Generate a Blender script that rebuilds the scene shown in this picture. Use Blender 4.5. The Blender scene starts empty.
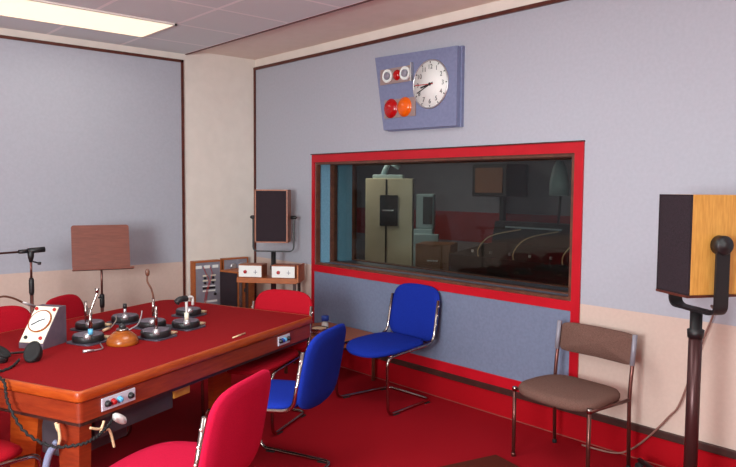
import bpy, bmesh, math, random
from mathutils import Vector, Matrix
random.seed(4)
S = bpy.context.scene
COL = S.collection
PI = math.pi

# ------------------------------------------------------------------ materials
def lin(h):
    h = h.lstrip('#')
    o = []
    for i in (0, 2, 4):
        c = int(h[i:i+2], 16) / 255
        o.append(c / 12.92 if c <= .04045 else ((c + .055) / 1.055) ** 2.4)
    return (*o, 1)

def base_mat(name, rough=.6, metal=0., spec=.5):
    m = bpy.data.materials.new(name); m.use_nodes = True
    b = m.node_tree.nodes['Principled BSDF']
    b.inputs['Roughness'].default_value = rough
    b.inputs['Metallic'].default_value = metal
    b.inputs['Specular IOR Level'].default_value = spec
    return m, m.node_tree, b

def noise_mat(name, c1, c2, scale=40, rough=.6, metal=0., spec=.5, bump=0., stretch=(1, 1, 1), detail=4, lo=.35, hi=.65, sheen=0.):
    m, nt, b = base_mat(name, rough, metal, spec)
    tc = nt.nodes.new('ShaderNodeTexCoord'); mp = nt.nodes.new('ShaderNodeMapping')
    mp.inputs['Scale'].default_value = stretch
    nz = nt.nodes.new('ShaderNodeTexNoise'); nz.inputs['Scale'].default_value = scale; nz.inputs['Detail'].default_value = detail
    r = nt.nodes.new('ShaderNodeValToRGB')
    r.color_ramp.elements[0].position = lo; r.color_ramp.elements[0].color = lin(c1)
    r.color_ramp.elements[1].position = hi; r.color_ramp.elements[1].color = lin(c2)
    L = nt.links.new
    L(tc.outputs['Object'], mp.inputs['Vector']); L(mp.outputs['Vector'], nz.inputs['Vector'])
    L(nz.outputs['Fac'], r.inputs['Fac']); L(r.outputs['Color'], b.inputs['Base Color'])
    if bump:
        bp = nt.nodes.new('ShaderNodeBump'); bp.inputs['Strength'].default_value = bump; bp.inputs['Distance'].default_value = .002
        L(nz.outputs['Fac'], bp.inputs['Height']); L(bp.outputs['Normal'], b.inputs['Normal'])
    if sheen:
        b.inputs['Sheen Weight'].default_value = sheen
    return m

def plain(name, c, rough=.5, metal=0., spec=.5):
    m, nt, b = base_mat(name, rough, metal, spec)
    b.inputs['Base Color'].default_value = lin(c)
    return m

def emit(name, c, s):
    m, nt, b = base_mat(name)
    b.inputs['Base Color'].default_value = lin(c)
    b.inputs['Emission Color'].default_value = lin(c); b.inputs['Emission Strength'].default_value = s
    return m

def ceiling_mat():
    m, nt, b = base_mat('ceiling_tile', .85)
    N = nt.nodes.new; L = nt.links.new
    tc = N('ShaderNodeTexCoord'); mp = N('ShaderNodeMapping'); mp.inputs['Location'].default_value = (-.49, 1.44, 0)
    br = N('ShaderNodeTexBrick'); br.offset = 0; br.inputs['Scale'].default_value = 1
    br.inputs['Brick Width'].default_value = .64; br.inputs['Row Height'].default_value = .64
    br.inputs['Mortar Size'].default_value = .016; br.inputs['Mortar Smooth'].default_value = .2
    br.inputs['Color1'].default_value = lin('e6eeee'); br.inputs['Color2'].default_value = lin('e3ebec'); br.inputs['Mortar'].default_value = lin('ffffff')
    nz = N('ShaderNodeTexNoise'); nz.inputs['Scale'].default_value = 120
    mx = N('ShaderNodeMix'); mx.data_type = 'RGBA'; mx.blend_type = 'MULTIPLY'; mx.inputs['Factor'].default_value = .12
    L(tc.outputs['Object'], mp.inputs['Vector']); L(mp.outputs['Vector'], br.inputs['Vector']); L(tc.outputs['Object'], nz.inputs['Vector'])
    L(br.outputs['Color'], mx.inputs['A']); L(nz.outputs['Color'], mx.inputs['B']); L(mx.outputs['Result'], b.inputs['Base Color'])
    return m

def glass_mat(name, tint, amount=.06):
    m = bpy.data.materials.new(name); m.use_nodes = True
    nt = m.node_tree; nt.nodes.clear(); N = nt.nodes.new; L = nt.links.new
    o = N('ShaderNodeOutputMaterial'); t = N('ShaderNodeBsdfTransparent'); t.inputs['Color'].default_value = lin(tint)
    g = N('ShaderNodeBsdfGlossy'); g.inputs['Roughness'].default_value = .0
    lw = N('ShaderNodeLayerWeight'); lw.inputs['Blend'].default_value = .5
    pw = N('ShaderNodeMath'); pw.operation = 'POWER'; pw.inputs[1].default_value = 5; L(lw.outputs['Facing'], pw.inputs[0])
    f = N('ShaderNodeMath'); f.operation = 'MULTIPLY_ADD'; f.inputs[1].default_value = .9; f.inputs[2].default_value = amount; L(pw.outputs[0], f.inputs[0])
    gm = N('ShaderNodeNewGeometry'); ib = N('ShaderNodeMath'); ib.operation = 'SUBTRACT'; ib.inputs[0].default_value = 1; L(gm.outputs['Backfacing'], ib.inputs[1])
    fm = N('ShaderNodeMath'); fm.operation = 'MULTIPLY'; L(f.outputs[0], fm.inputs[0]); L(ib.outputs[0], fm.inputs[1]); f = fm
    mx = N('ShaderNodeMixShader'); L(f.outputs[0], mx.inputs['Fac']); L(t.outputs[0], mx.inputs[1]); L(g.outputs[0], mx.inputs[2]); L(mx.outputs[0], o.inputs['Surface'])
    return m

M = {}
M['carpet'] = noise_mat('red_carpet', '8a0a16', '9c0d1b', 180, .95, spec=.1, bump=.4)
M['carpet_up_lit'] = noise_mat('red_carpet_upstand_lit', '9a0a16', 'a80d1a', 180, .95, spec=.1, bump=.3)  # same carpet, coloured lighter as if catching the frontal light
M['grey_fabric'] = noise_mat('grey_wall_fabric', 'acadb7', 'b0b1bb', 45, .9, spec=.15, bump=.05)
M['peach_fabric'] = noise_mat('peach_wall_fabric', 'ccb4a8', 'd0b8ac', 45, .9, spec=.15, bump=.05)
M['cream'] = noise_mat('cream_paint', 'e3d9cf', 'e8ded4', 8, .7, spec=.3)
M['soffit'] = noise_mat('soffit_paint', 'ecdccf', 'f0e0d4', 8, .75, spec=.3)
M['dark_wood'] = noise_mat('dark_wood_trim', '4a1d14', '5d2a1c', 20, .45, stretch=(1, 1, 1))
M['skirting'] = noise_mat('dark_skirting', '341614', '40201a', 20, .5)
M['ceil'] = ceiling_mat()
M['red_paint'] = noise_mat('red_gloss_paint', 'b40d1e', 'bd1022', 6, .4, spec=.4)
M['blue_panel'] = noise_mat('blue_grey_fabric', '70788f', '767e96', 45, .9, spec=.15, bump=.05)
M['pale_blue'] = noise_mat('pale_blue_fabric', '6f9db5', '7aa8bf', 60, .9, spec=.1)
M['brown_bead'] = noise_mat('brown_bead', '543026', '68402f', 20, .4)
M['sill'] = plain('grey_sill', '6a7284', .5)
M['glass'] = glass_mat('window_glass', 'e8eae8', .035)
M['chrome'] = plain('chrome', 'a39792', .16, 1.)
M['bolt'] = plain('bolt', 'f0e8e0', .25, .8)
M['red_cloth'] = noise_mat('red_chair_fabric', 'a0101f', 'b01426', 220, .9, spec=.1, bump=.3)
M['pink_red_cloth'] = noise_mat('crimson_chair_fabric', 'b91237', 'c8183f', 220, .9, spec=.1, bump=.3)
M['blue_cloth'] = noise_mat('blue_chair_fabric', '142888', '1a3198', 220, .9, spec=.1, bump=.3)
M['brown_cloth'] = noise_mat('brown_tweed', '5c4039', '7c5e54', 260, .95, spec=.1, bump=.4, lo=.3, hi=.7)
M['brown_metal'] = plain('bronzed_tube', '6f4640', .3, .8)
M['pole_metal'] = plain('dark_maroon_pole', '4a2c2c', .35, .5)
M['baize'] = noise_mat('red_table_baize', '85161a', '911b1f', 200, .9, spec=.05, bump=.2)
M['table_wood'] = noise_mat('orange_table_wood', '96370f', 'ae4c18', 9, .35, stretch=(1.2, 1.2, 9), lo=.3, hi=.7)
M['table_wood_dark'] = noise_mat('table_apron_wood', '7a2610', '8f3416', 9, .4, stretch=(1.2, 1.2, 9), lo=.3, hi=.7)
M['teak'] = noise_mat('teak_veneer', 'c88a3c', 'dfa552', 14, .45, stretch=(6, 6, .7), lo=.3, hi=.7)
M['walnut'] = noise_mat('walnut_veneer', '8a4a2c', 'a35c38', 14, .45, stretch=(6, 6, .7), lo=.3, hi=.7)
M['cab_wood'] = noise_mat('cabinet_wood', 'a0542a', 'b4642f', 14, .45, stretch=(1, 1, 6), lo=.3, hi=.7)
M['desk_wood'] = noise_mat('music_desk_wood', '6b3324', '7f4130', 10, .5, stretch=(1, 1, 9), lo=.3, hi=.7)
M['grille'] = noise_mat('dark_grille_cloth', '2c2428', '3a3036', 300, .95, spec=.1, bump=.3)
M['black'] = plain('black_plastic', '1c1a1c', .45)
M['black_metal'] = plain('black_enamel', '1a1719', .5)
M['rubber'] = plain('black_rubber', '151314', .8)
M['grey_plate'] = plain('grey_base_plate', '453f4b', .5)
M['felt_grey'] = plain('grey_felt', '6a5f6a', .9)
M['mauve'] = noise_mat('mauve_grey_box', '5a4a58', '64535f', 30, .6)
M['tray'] = plain('dark_grey_tray', '3d353c', .6)
M['hose'] = plain('blue_grey_hose', '8088a4', .6)
M['socket_plate'] = plain('pale_socket_plate', 'c8c6d2', .4)
M['carpet_edge'] = plain('carpet_edge_cord', '9a4038', .8)
M['cable_brown'] = plain('brown_cable', '8a6258', .6)
M['white_face'] = plain('white_face', 'eeeeea', .5)
M['cream_face'] = plain('cream_face', 'ebe2cb', .5)
M['silver'] = plain('silver_metal', 'c9c6c8', .3, .8)
M['steel_grey'] = noise_mat('grey_panel', '8f8c98', '9a97a2', 12, .5, metal=.2)
M['lens_red'] = plain('red_lens', 'b00f12', .12)
M['lens_orange'] = plain('orange_lens', 'e8600c', .12)
M['red_knob'] = plain('red_knob', 'b01418', .4)
M['blue_knob'] = plain('blue_knob', '1f3f9a', .4)
M['sky_blue'] = plain('light_blue_plastic', '5fb0d8', .4)
M['amber_wood'] = noise_mat('amber_turned_wood', '8a4312', 'a8591c', 10, .25, stretch=(1, 1, 6))
M['clock_box'] = noise_mat('blue_grey_clock_panel', '747a9a', '7c82a2', 40, .6)
M['lamp_plate'] = plain('brown_lamp_plate', 'a08a86', .4, .3)
M['tan'] = plain('tan_plug', 'd8b890', .5)
M['yellow_wood'] = noise_mat('yellow_wood', 'c98a2c', 'dc9f40', 20, .5)
M['off_white'] = plain('off_white_cloth', 'd8d4d0', .8)
M['lamp'] = emit('fluorescent_diffuser', 'fff4d4', 1.0)
M['mat'] = noise_mat('dark_mat', '4a1c14', '57241a', 200, .95, spec=.1)
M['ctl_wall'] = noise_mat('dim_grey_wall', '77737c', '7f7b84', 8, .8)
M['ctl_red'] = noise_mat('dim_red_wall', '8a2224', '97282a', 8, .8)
M['ctl_cab'] = noise_mat('cream_cabinet', 'd9cdb0', 'e0d4b8', 6, .5)
M['ctl_grey'] = plain('pale_machine_grey', 'a9bcc0', .5)
M['ctl_dark'] = noise_mat('dark_equipment', '1c1716', '231c1a', 20, .5)
M['ctl_wood'] = noise_mat('control_room_wood', '80502f', '905b38', 10, .5, stretch=(1, 1, 6))
M['cord'] = plain('grey_cord', '8d8078', .6)

# ------------------------------------------------------------------ mesh builder
class MB:
    def __init__(s):
        s.bm = bmesh.new(); s.mats = []
    def slot(s, m):
        if m is None: return 0
        if m not in s.mats: s.mats.append(m)
        return s.mats.index(m)
    def _fin(s, faces, m, smooth):
        i = s.slot(m)
        for f in faces:
            f.material_index = i; f.smooth = smooth
    def box(s, lo, hi, m=None, bevel=0., mat=None, seg=2):
        lo = Vector(lo); hi = Vector(hi)
        t = bmesh.new(); bmesh.ops.create_cube(t, size=1)
        for v in t.verts:
            v.co = Vector(((lo[k] + hi[k]) / 2 + v.co[k] * (hi[k] - lo[k])) for k in range(3))
        if bevel:
            bmesh.ops.bevel(t, geom=t.edges[:], offset=bevel, segments=seg, profile=.5, affect='EDGES')
        return s._merge(t, m, mat, False)
    def _merge(s, t, m, mat=None, smooth=False):
        if mat is not None:
            for v in t.verts: v.co = mat @ v.co
        bmesh.ops.recalc_face_normals(t, faces=t.faces[:])
        i = s.slot(m); mp = {}
        for v in t.verts: mp[v] = s.bm.verts.new(v.co)
        for f in t.faces:
            try: nf = s.bm.faces.new([mp[v] for v in f.verts])
            except ValueError: continue
            nf.material_index = i; nf.smooth = smooth
        t.free(); return s
    def rings(s, rings, m=None, caps=True, smooth=True, closed=False, mat=None):
        t = bmesh.new(); R = [[t.verts.new(p) for p in r] for r in rings]
        n = len(R[0]); k = len(R)
        for a in range(k if closed else k - 1):
            A = R[a]; B = R[(a + 1) % k]
            for j in range(n):
                t.faces.new((A[j], A[(j + 1) % n], B[(j + 1) % n], B[j]))
        if caps and not closed:
            t.faces.new(R[0][::-1]); t.faces.new(R[-1])
        return s._merge(t, m, mat, smooth)
    def tube(s, pts, r, m=None, n=10, closed=False, mat=None):
        pts = [Vector(p) for p in pts]; k = len(pts)
        rad = r if isinstance(r, (list, tuple)) else [r] * k
        rings = []; up = None
        for i, p in enumerate(pts):
            a = pts[i - 1] if (i or closed) else p; b = pts[(i + 1) % k] if (i < k - 1 or closed) else p
            d = (b - a).normalized()
            if up is None:
                up = Vector((0, 0, 1)) if abs(d.z) < .9 else Vector((1, 0, 0))
                up = (up - d * up.dot(d)).normalized()
            else:
                up = up - d * up.dot(d)
                up = up.normalized() if up.length > 1e-6 else d.orthogonal().normalized()
            sd = d.cross(up)
            rings.append([p + (up * math.cos(2 * PI * j / n) + sd * math.sin(2 * PI * j / n)) * rad[i] for j in range(n)])
        return s.rings(rings, m, closed=closed, mat=mat)
    def lathe(s, prof, m=None, n=28, at=(0, 0, 0), mat=None, smooth=True, caps=True):
        at = Vector(at)
        rings = [[at + Vector((max(r, .0005) * math.cos(2 * PI * j / n), max(r, .0005) * math.sin(2 * PI * j / n), z)) for j in range(n)] for r, z in prof]
        return s.rings(rings, m, mat=mat, smooth=smooth, caps=caps)
    def prism(s, outline, z0, z1, m=None, bevel=0., mat=None):
        t = bmesh.new(); a = [t.verts.new((x, y, z0)) for x, y in outline]; b = [t.verts.new((x, y, z1)) for x, y in outline]
        n = len(a)
        t.faces.new(a[::-1]); t.faces.new(b)
        for j in range(n): t.faces.new((a[j], a[(j + 1) % n], b[(j + 1) % n], b[j]))
        if bevel:
            ed = [e for e in t.edges if abs(e.verts[0].co.z - e.verts[1].co.z) < 1e-6]
            bmesh.ops.bevel(t, geom=ed, offset=bevel, segments=3, profile=.5, affect='EDGES')
        return s._merge(t, m, mat)
    def build(s, name, m=None, parent=None, **props):
        me = bpy.data.meshes.new(name)
        s.bm.normal_update(); s.bm.to_mesh(me); s.bm.free()
        for q in (s.mats if s.mats and s.mats[0] is not None else [m]):
            me.materials.append(q)
        o = bpy.data.objects.new(name, me); COL.objects.link(o)
        if parent: o.parent = parent
        for k, v in props.items(): o[k] = v
        return o

def bez(pts, r=.05, seg=6, closed=False):
    """polyline with rounded corners"""
    P = [Vector(p) for p in pts]; out = []
    n = len(P)
    for i, p in enumerate(P):
        if not closed and i in (0, n - 1): out.append(p); continue
        a = P[i - 1]; b = P[(i + 1) % n]
        da = a - p; db = b - p
        q = min(r, da.length * .48, db.length * .48)
        A = p + da.normalized() * q; B = p + db.normalized() * q
        for k in range(seg + 1):
            t = k / seg
            out.append(A * (1 - t) ** 2 + p * 2 * t * (1 - t) + B * t * t)
    return out

def smooth_path(pts, seg=8):
    P = [Vector(p) for p in pts]; out = []
    for i in range(len(P) - 1):
        p0 = P[max(i - 1, 0)]; p1 = P[i]; p2 = P[i + 1]; p3 = P[min(i + 2, len(P) - 1)]
        for k in range(seg):
            t = k / seg
            out.append(.5 * ((2 * p1) + (p2 - p0) * t + (2 * p0 - 5 * p1 + 4 * p2 - p3) * t * t + (3 * p1 - p0 - 3 * p2 + p3) * t ** 3))
    out.append(P[-1]); return out

def super_outline(w, d, e=3.2, n=40):
    o = []
    for j in range(n):
        a = 2 * PI * j / n; c, s_ = math.cos(a), math.sin(a)
        o.append((w / 2 * math.copysign(abs(c) ** (2 / e), c), d / 2 * math.copysign(abs(s_) ** (2 / e), s_)))
    return o

def rrect(x0, y0, x1, y1, r, seg=5):
    rs = r if isinstance(r, (tuple, list)) else (r,) * 4
    o = []
    for (cx, cy, a0, q) in ((x1, y1, 0, rs[0]), (x0, y1, 90, rs[1]), (x0, y0, 180, rs[2]), (x1, y0, 270, rs[3])):
        sx = -1 if cx == x1 else 1; sy = -1 if cy == y1 else 1
        for k in range(seg + 1):
            a = math.radians(a0 + 90 * k / seg)
            o.append((cx + sx * q + q * math.cos(a), cy + sy * q + q * math.sin(a)))
    return o

def empty(name, loc=(0, 0, 0), rz=0., label=None, cat=None, group=None):
    o = bpy.data.objects.new(name, None); o.empty_display_size = .1; COL.objects.link(o)
    o.location = loc; o.rotation_euler = (0, 0, rz)
    return tag(o, label, cat, group)
def tag(o, label=None, cat=None, group=None):
    if label: o['label'] = label
    if cat: o['category'] = cat
    if group: o['group'] = group
    return o
def struct(o):
    o['kind'] = 'structure'; return o
def copy_tree(o, parent=None):
    c = o.copy(); COL.objects.link(c)
    if parent: c.parent = parent
    for ch in list(o.children): copy_tree(ch, c)
    return c
def retint(root, names, m):
    for ch in root.children:
        if ch.name.split('.')[0] in names:
            ch.data = ch.data.copy(); ch.data.materials.clear(); ch.data.materials.append(m)

# table frame: n = across the table (towards the near side), t = along it
NV = Vector((.919, .394, 0)); TV = Vector((-.394, .919, 0))
def NT(a, b, z=0.): return NV * a + TV * b + Vector((0, 0, z))
RZ_N = math.atan2(.394, .919)          # rotation that turns +x onto n

# ------------------------------------------------------------------ room
ZC, ZS = 2.94, 2.985      # tile ceiling, soffit
XR, YF = 8.6, -6.6
SPL = .906
mb = MB(); mb.box((-.3, YF - .1, -.1), (XR + .1, .02, 0)); struct(mb.build('floor', M['carpet']))
mb = MB(); mb.box((-.1, YF - .1, ZC), (XR + .1, -.80, ZC + .12)); struct(mb.build('ceiling', M['ceil']))
mb = MB(); mb.box((-.1, -.785, ZS), (XR + .1, .05, ZS + .08)); o = struct(mb.build('ceiling', M['soffit']))
mb = MB(); mb.box((0, -.80, ZC - .006), (XR, -.782, ZC + .05)); struct(mb.build('trim_1', M['dark_wood']))
# left wall
mb = MB(); mb.box((-.1, YF - .1, 0), (0, .6, 3.1)); wl = struct(mb.build('wall_left', M['cream']))
mb = MB(); mb.box((0, YF, SPL), (.012, -.845, 2.855)); mb.build('upper_fabric_panel', M['grey_fabric'], wl)
mb = MB(); mb.box((0, YF, .17), (.012, -.845, SPL)); mb.build('lower_fabric_panel', M['peach_fabric'], wl)
mb = MB(); mb.box((0, YF, 2.852), (.022, -.83, 2.878)); mb.box((0, -.852, .17), (.022, -.828, 2.878)); struct(mb.build('trim_2', M['dark_wood']))
mb = MB(); mb.box((0, YF, 0), (.018, -.02, .17)); struct(mb.build('baseboard_left', M['skirting']))
# right wall with the window opening
WX0, WX1, WZ0, WZ1 = 1.010, 3.912, .294, 1.958
OX0, OX1, OZ0, OZ1 = 1.052, 3.848, .914, 1.888
mb = MB()
g, p_, c_ = M['grey_fabric'], M['peach_fabric'], M['cream']
T = .5
mb.box((0, 0, 0), (OX0, T, SPL), p_); mb.box((0, 0, SPL), (OX0, T, 2.89), g)
mb.box((OX1, 0, 0), (XR + .1, T, SPL), p_); mb.box((OX1, 0, SPL), (XR + .1, T, 2.89), g)
mb.box((OX0, 0, OZ1), (OX1, T, 2.89), g); mb.box((OX0, 0, 0), (OX1, T, OZ0 - .004), p_)
mb.box((0, 0, 2.89), (XR + .1, T, 3.1), c_)
struct(mb.build('wall_right'))
mb = MB(); mb.box((0, -.022, 2.876), (XR, 0, 2.902)); mb.box((.0, -.02, .22), (.016, 0, 2.876)); struct(mb.build('trim_3', M['dark_wood']))
mb = MB(); mb.box((0.02, -.026, .171), (XR, 0, .216), bevel=.004); struct(mb.build('baseboard_right', M['skirting']))
mb = MB(); mb.box((0.02, -.012, 0), (XR, 0, .171)); struct(mb.build('trim_4', M['carpet_up_lit']))
mb = MB(); mb.tube([(.02, -.016, .004), (XR, -.016, .004)], .004, n=6); struct(mb.build('trim_5', M['carpet_edge']))
mb = MB(); mb.box((-.1, YF - .1, 0), (XR + .1, YF, 3.1)); struct(mb.build('wall_front', M['cream']))
mb = MB(); mb.box((XR, YF, 0), (XR + .1, .05, 3.1)); struct(mb.build('wall_rear', M['cream']))

# window: red frame with glazed opening above and a blue panel below
mb = MB(); y0 = -.012
mb.box((WX0, y0, .216), (OX0, 0, WZ1)); mb.box((OX1, y0, .216), (WX1, 0, WZ1))
mb.box((OX0, y0, OZ1), (OX1, 0, WZ1)); mb.box((OX0, y0, .849), (OX1, 0, OZ0)); mb.box((OX0, y0, .216), (OX1, 0, WZ0))
win = struct(mb.build('window_1', M['red_paint']))
mb = MB(); mb.box((WX0 - .004, -.024, WZ1), (WX1 + .004, 0, WZ1 + .008)); mb.build('head_shadow_line', M['skirting'], win)  # dark strip standing for the shadow line above the frame
mb = MB(); mb.box((OX0, -.007, WZ0), (OX1, 0, .849)); mb.build('blue_panel', M['blue_panel'], win)
mb = MB()
mb.box((OX0, .04, OZ0), (OX0 + .012, T, OZ1), M['pale_blue']); mb.box((OX1 - .012, .04, OZ0), (OX1, T, OZ1), M['pale_blue']); mb.box((OX0 + .012, .04, OZ1 - .012), (OX1 - .012, T, OZ1), M['ctl_wall'])
mb.build('reveal_lining', None, win)
mb = MB(); mb.box((OX0 + .012, .04, OZ0), (OX1 - .012, T, OZ0 + .012)); mb.build('sill', M['sill'], win)
for nm, ya, yb in (('glazing_bead', .002, .04), ('glazing_bead', .17, .25), ('glazing_bead', .45, .5)):
    mb = MB(); w = .028; q = .0 if ya < .01 else .012
    mb.box((OX0 + q, ya, OZ0 + q), (OX0 + w, yb, OZ1 - q)); mb.box((OX1 - w, ya, OZ0 + q), (OX1 - q, yb, OZ1 - q))
    mb.box((OX0 + w, ya, OZ0 + q), (OX1 - w, yb, OZ0 + .022)); mb.box((OX0 + w, ya, OZ1 - .022), (OX1 - w, yb, OZ1 - q))
    mb.build(nm, M['brown_bead'], win)
for ya in (.21, .475):
    mb = MB(); mb.box((OX0 + .026, ya - .004, OZ0 + .02), (OX1 - .026, ya + .004, OZ1 - .02)); mb.build('pane', M['glass'], win)

# control room beyond the glass
CX0, CX1, CY1 = -3.2, 5.6, 3.6
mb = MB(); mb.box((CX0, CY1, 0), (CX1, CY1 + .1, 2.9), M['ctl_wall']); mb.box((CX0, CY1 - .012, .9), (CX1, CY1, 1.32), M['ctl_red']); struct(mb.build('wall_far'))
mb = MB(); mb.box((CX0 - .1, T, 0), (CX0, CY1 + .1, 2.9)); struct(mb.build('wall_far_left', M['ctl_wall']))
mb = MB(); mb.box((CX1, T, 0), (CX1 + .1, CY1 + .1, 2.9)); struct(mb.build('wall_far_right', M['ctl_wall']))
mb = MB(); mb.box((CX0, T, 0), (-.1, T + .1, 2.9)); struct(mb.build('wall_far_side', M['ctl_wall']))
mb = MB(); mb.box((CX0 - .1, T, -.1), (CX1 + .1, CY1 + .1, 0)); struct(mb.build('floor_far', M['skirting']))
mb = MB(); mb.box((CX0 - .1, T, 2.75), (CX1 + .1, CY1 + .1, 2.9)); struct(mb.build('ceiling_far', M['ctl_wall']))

# ------------------------------------------------------------------ ceiling lights
def ceiling_light(x, y, label):
    e = empty('ceiling_light', (x, y, ZC), 0, label, 'ceiling light', 'fluorescent ceiling lights')
    W, H, d = .64, 1.28, .03
    mb = MB()
    for a in ((-W/2, -H/2, -W/2 + .02, H/2), (W/2 - .02, -H/2, W/2, H/2), (-W/2, -H/2, W/2, -H/2 + .02), (-W/2, H/2 - .02, W/2, H/2)):
        mb.box((a[0], a[1], -.012), (a[2], a[3], 0))
    mb.build('frame', M['cream'], e)
    mb = MB(); mb.box((-W/2 + .02, -H/2 + .02, -.008), (W/2 - .02, H/2 - .02, -.001)); mb.build('diffuser', M['lamp'], e)
    return e
L0 = ceiling_light(.81, -2.08, 'long recessed fluorescent light panel glowing in the tiled ceiling')

# ------------------------------------------------------------------ conference chairs (origin on the floor, front = -y)
def cushion(outline, levels, warp):
    """levels: (scale, w) rings of the outline; warp maps (u,v,w) to a point"""
    return [[warp(x * s, y * s, w) for x, y in outline] for s, w in levels]
def make_chair(name):
    e = empty(name)
    side = [(.250, .333, .785), (.256, .275, .465), (.284, -.245, .428), (.286, -.235, .012), (.232, .285, .012)]
    path = [Vector(p) for p in side] + [Vector((-x, y, z)) for x, y, z in reversed(side)]
    mb = MB(); mb.tube(bez(path, .065, 7), .0115, n=10); mb.build('tubular_frame', M['chrome'], e)
    # seat
    out = [p if p[1] > 0 else q for p, q in zip(super_outline(.515, .54, 4.0), super_outline(.515, .54, 2.5))]
    def wseat(x, y, w):
        z = .452 + w - .05 * max(0, (-y - .08) / .17) ** 2 * .5 + .012 * (y / .25)
        return Vector((x * (1 + .03 * (-y) / .25), y - .012, z))
    lv = [(.02, -.024), (.6, -.026), (.9, -.022), (.98, -.01), (1, .003), (.97, .018), (.88, .028), (.6, .033), (.02, .033)]
    mb = MB(); mb.rings(cushion(out, lv, wseat)); mb.build('seat', M['red_cloth'], e)
    # back
    out = []
    for x, y in super_outline(1, 1, 4.6, 56):
        out.append((x * .512 * (1 - .06 * y), y * .402 - (.03 * (1 - (2 * x) ** 2) if y < 0 else -.012 * (1 - (2 * x) ** 2))))
    def wback(x, y, w):
        yy = .318 + (y + .2) * .185 - w - .025 * (x / .255) ** 2
        return Vector((x, yy, .668 + y + .02 * w))
    lv = [(.02, -.016), (.7, -.017), (.94, -.014), (1, -.004), (1, .006), (.96, .016), (.8, .022), (.02, .024)]
    mb = MB(); mb.rings(cushion(out, lv, wback)); mb.build('backrest', M['red_cloth'], e)
    for sx in (-1, 1):
        for z in (.60, .67, .74):
            y = .275 + (z - .465) * .182
            m_ = Matrix.Translation((sx * .260, y, z)) @ Matrix.Rotation(PI / 2 * sx, 4, 'Y')
            mb = MB(); mb.lathe([(.007, -.006), (.007, .006), (.004, .009)], n=10, mat=m_); mb.build('bolt', M['bolt'], e)
        for yy, q in ((-.15, .275), (.22, .24)):
            mb = MB(); mb.box((sx * q - .02, yy - .03, 0), (sx * q + .02, yy + .03, .006), bevel=.002); mb.build('glide', M['rubber'], e)
    return e
def face_rz(d):  # rotation so that local -y points along d
    return math.atan2(d[1], d[0]) + PI / 2
proto = make_chair('conference_chair')
used = [False]
def place(loc, d, label, group, cloth):
    o = proto if not used[0] else copy_tree(proto)
    used[0] = True
    o.location = loc; o.rotation_euler = (0, 0, face_rz(d))
    retint(o, ('seat', 'backrest'), M[cloth])
    tag(o, label, 'chair', group)
    return o
RG, BG = 'red conference chairs around the table', 'blue chrome framed chairs'
TVn = -TV; NVn = -NV
place(NT(2.14, -3.755) + Vector((.182, -.130, 0)), Matrix.Rotation(math.radians(7), 3, 'Z') @ NVn, 'large crimson chair in the foreground with its back turned', RG, 'pink_red_cloth')
place(NT(2.07, -2.81) + Vector((.03, -.06, 0)), Matrix.Rotation(math.radians(4), 3, 'Z') @ NVn, 'blue chair drawn up to the table beside the crimson foreground chair', BG, 'blue_cloth')
place((2.49, -.42, 0), Vector((.02, -1, 0)), 'empty blue chair standing against the blue panel under the window', BG, 'blue_cloth')
place(NT(1.495, -2.17), -TV, 'red chair tucked under the far end of the table near the corner equipment', RG, 'red_cloth')
place(NT(.64, -2.65), Matrix.Rotation(math.radians(20), 3, 'Z') @ NV, 'red chair on the far side of the table behind the slanted clock box', RG, 'red_cloth')
place(NT(.68, -3.30), NV, 'red chair on the far side of the table at the left edge of the photo', RG, 'red_cloth')
place(NT(1.285, -4.40) + Vector((-.03, .117, 0)), TV, 'red chair at the near end of the table with only its seat in view', RG, 'red_cloth')

# brown side chair
e = empty('side_chair', (4.10, -.385, 0), math.radians(-4.5), 'brown tweed side chair with straight legs below the right end of the window', 'chair')
for sx in (-1, 1):
    x = sx * .268
    mb = MB(); mb.tube([(x, -.195, .0), (x, -.195, .425)], .0115); mb.lathe([(.014, 0), (.014, .02), (.0115, .024)], M['rubber'], 12, (x, -.195, 0)); mb.mats = [M['brown_metal'], M['rubber']]; mb.build('leg', None, e)
    mb = MB(); mb.tube(bez([(x, .205, 0), (x, .19, .45), (x, .235, .80)], .1), .0115, M['brown_metal']); mb.lathe([(.014, 0), (.014, .02), (.0115, .024)], M['rubber'], 12, (x, .205, 0)); mb.build('leg', None, e)
    mb = MB(); mb.tube([(x, -.195, .42), (x, .19, .42)], .0105); mb.build('seat_rail', M['brown_metal'], e)
    mb = MB(); mb.tube([(x + sx * .002, .206, .622), (x + sx * .002, .228, .802)], .0145); mb.build('back_sleeve', M['steel_grey'], e)
    mb = MB(); mb.lathe([(.013, -.014), (.016, -.006), (.016, .006), (.013, .014)], n=12, at=(x, -.195, .425)); mb.build('joint', M['chrome'], e)
mb = MB(); mb.tube([(-.268, -.12, .415), (.268, -.12, .415)], .010); mb.tube([(-.268, .12, .415), (.268, .12, .415)], .010); mb.build('cross_bar', M['brown_metal'], e)
out = super_outline(.535, .43, 4.0)
lv = [(.02, -.03), (.85, -.03), (.97, -.022), (1, -.005), (1, .012), (.96, .028), (.8, .036), (.02, .038)]
mb = MB(); mb.rings(cushion(out, lv, lambda x, y, w: Vector((x * (1 + .04 * -y / .2) + .008, y - .025 - .025 * (1 - (x / .25) ** 2) * (1 if y < 0 else 0), .447 + w - .012 * max(0, -y / .2))))); mb.build('seat', M['brown_cloth'], e)
out = [(x * .52, y * .185) for x, y in super_outline(1, 1, 9, 60)]
lv = [(.02, -.014), (.96, -.014), (1, -.006), (1, .006), (.96, .014), (.02, .016)]
mb = MB(); mb.rings(cushion(out, lv, lambda x, y, w: Vector((x, .236 + y * .12 - w - .03 * (1 if 0 else 0) + .03 * (1 - (x / .26) ** 2), .705 + y)))); mb.build('backrest', M['brown_cloth'], e)

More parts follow.
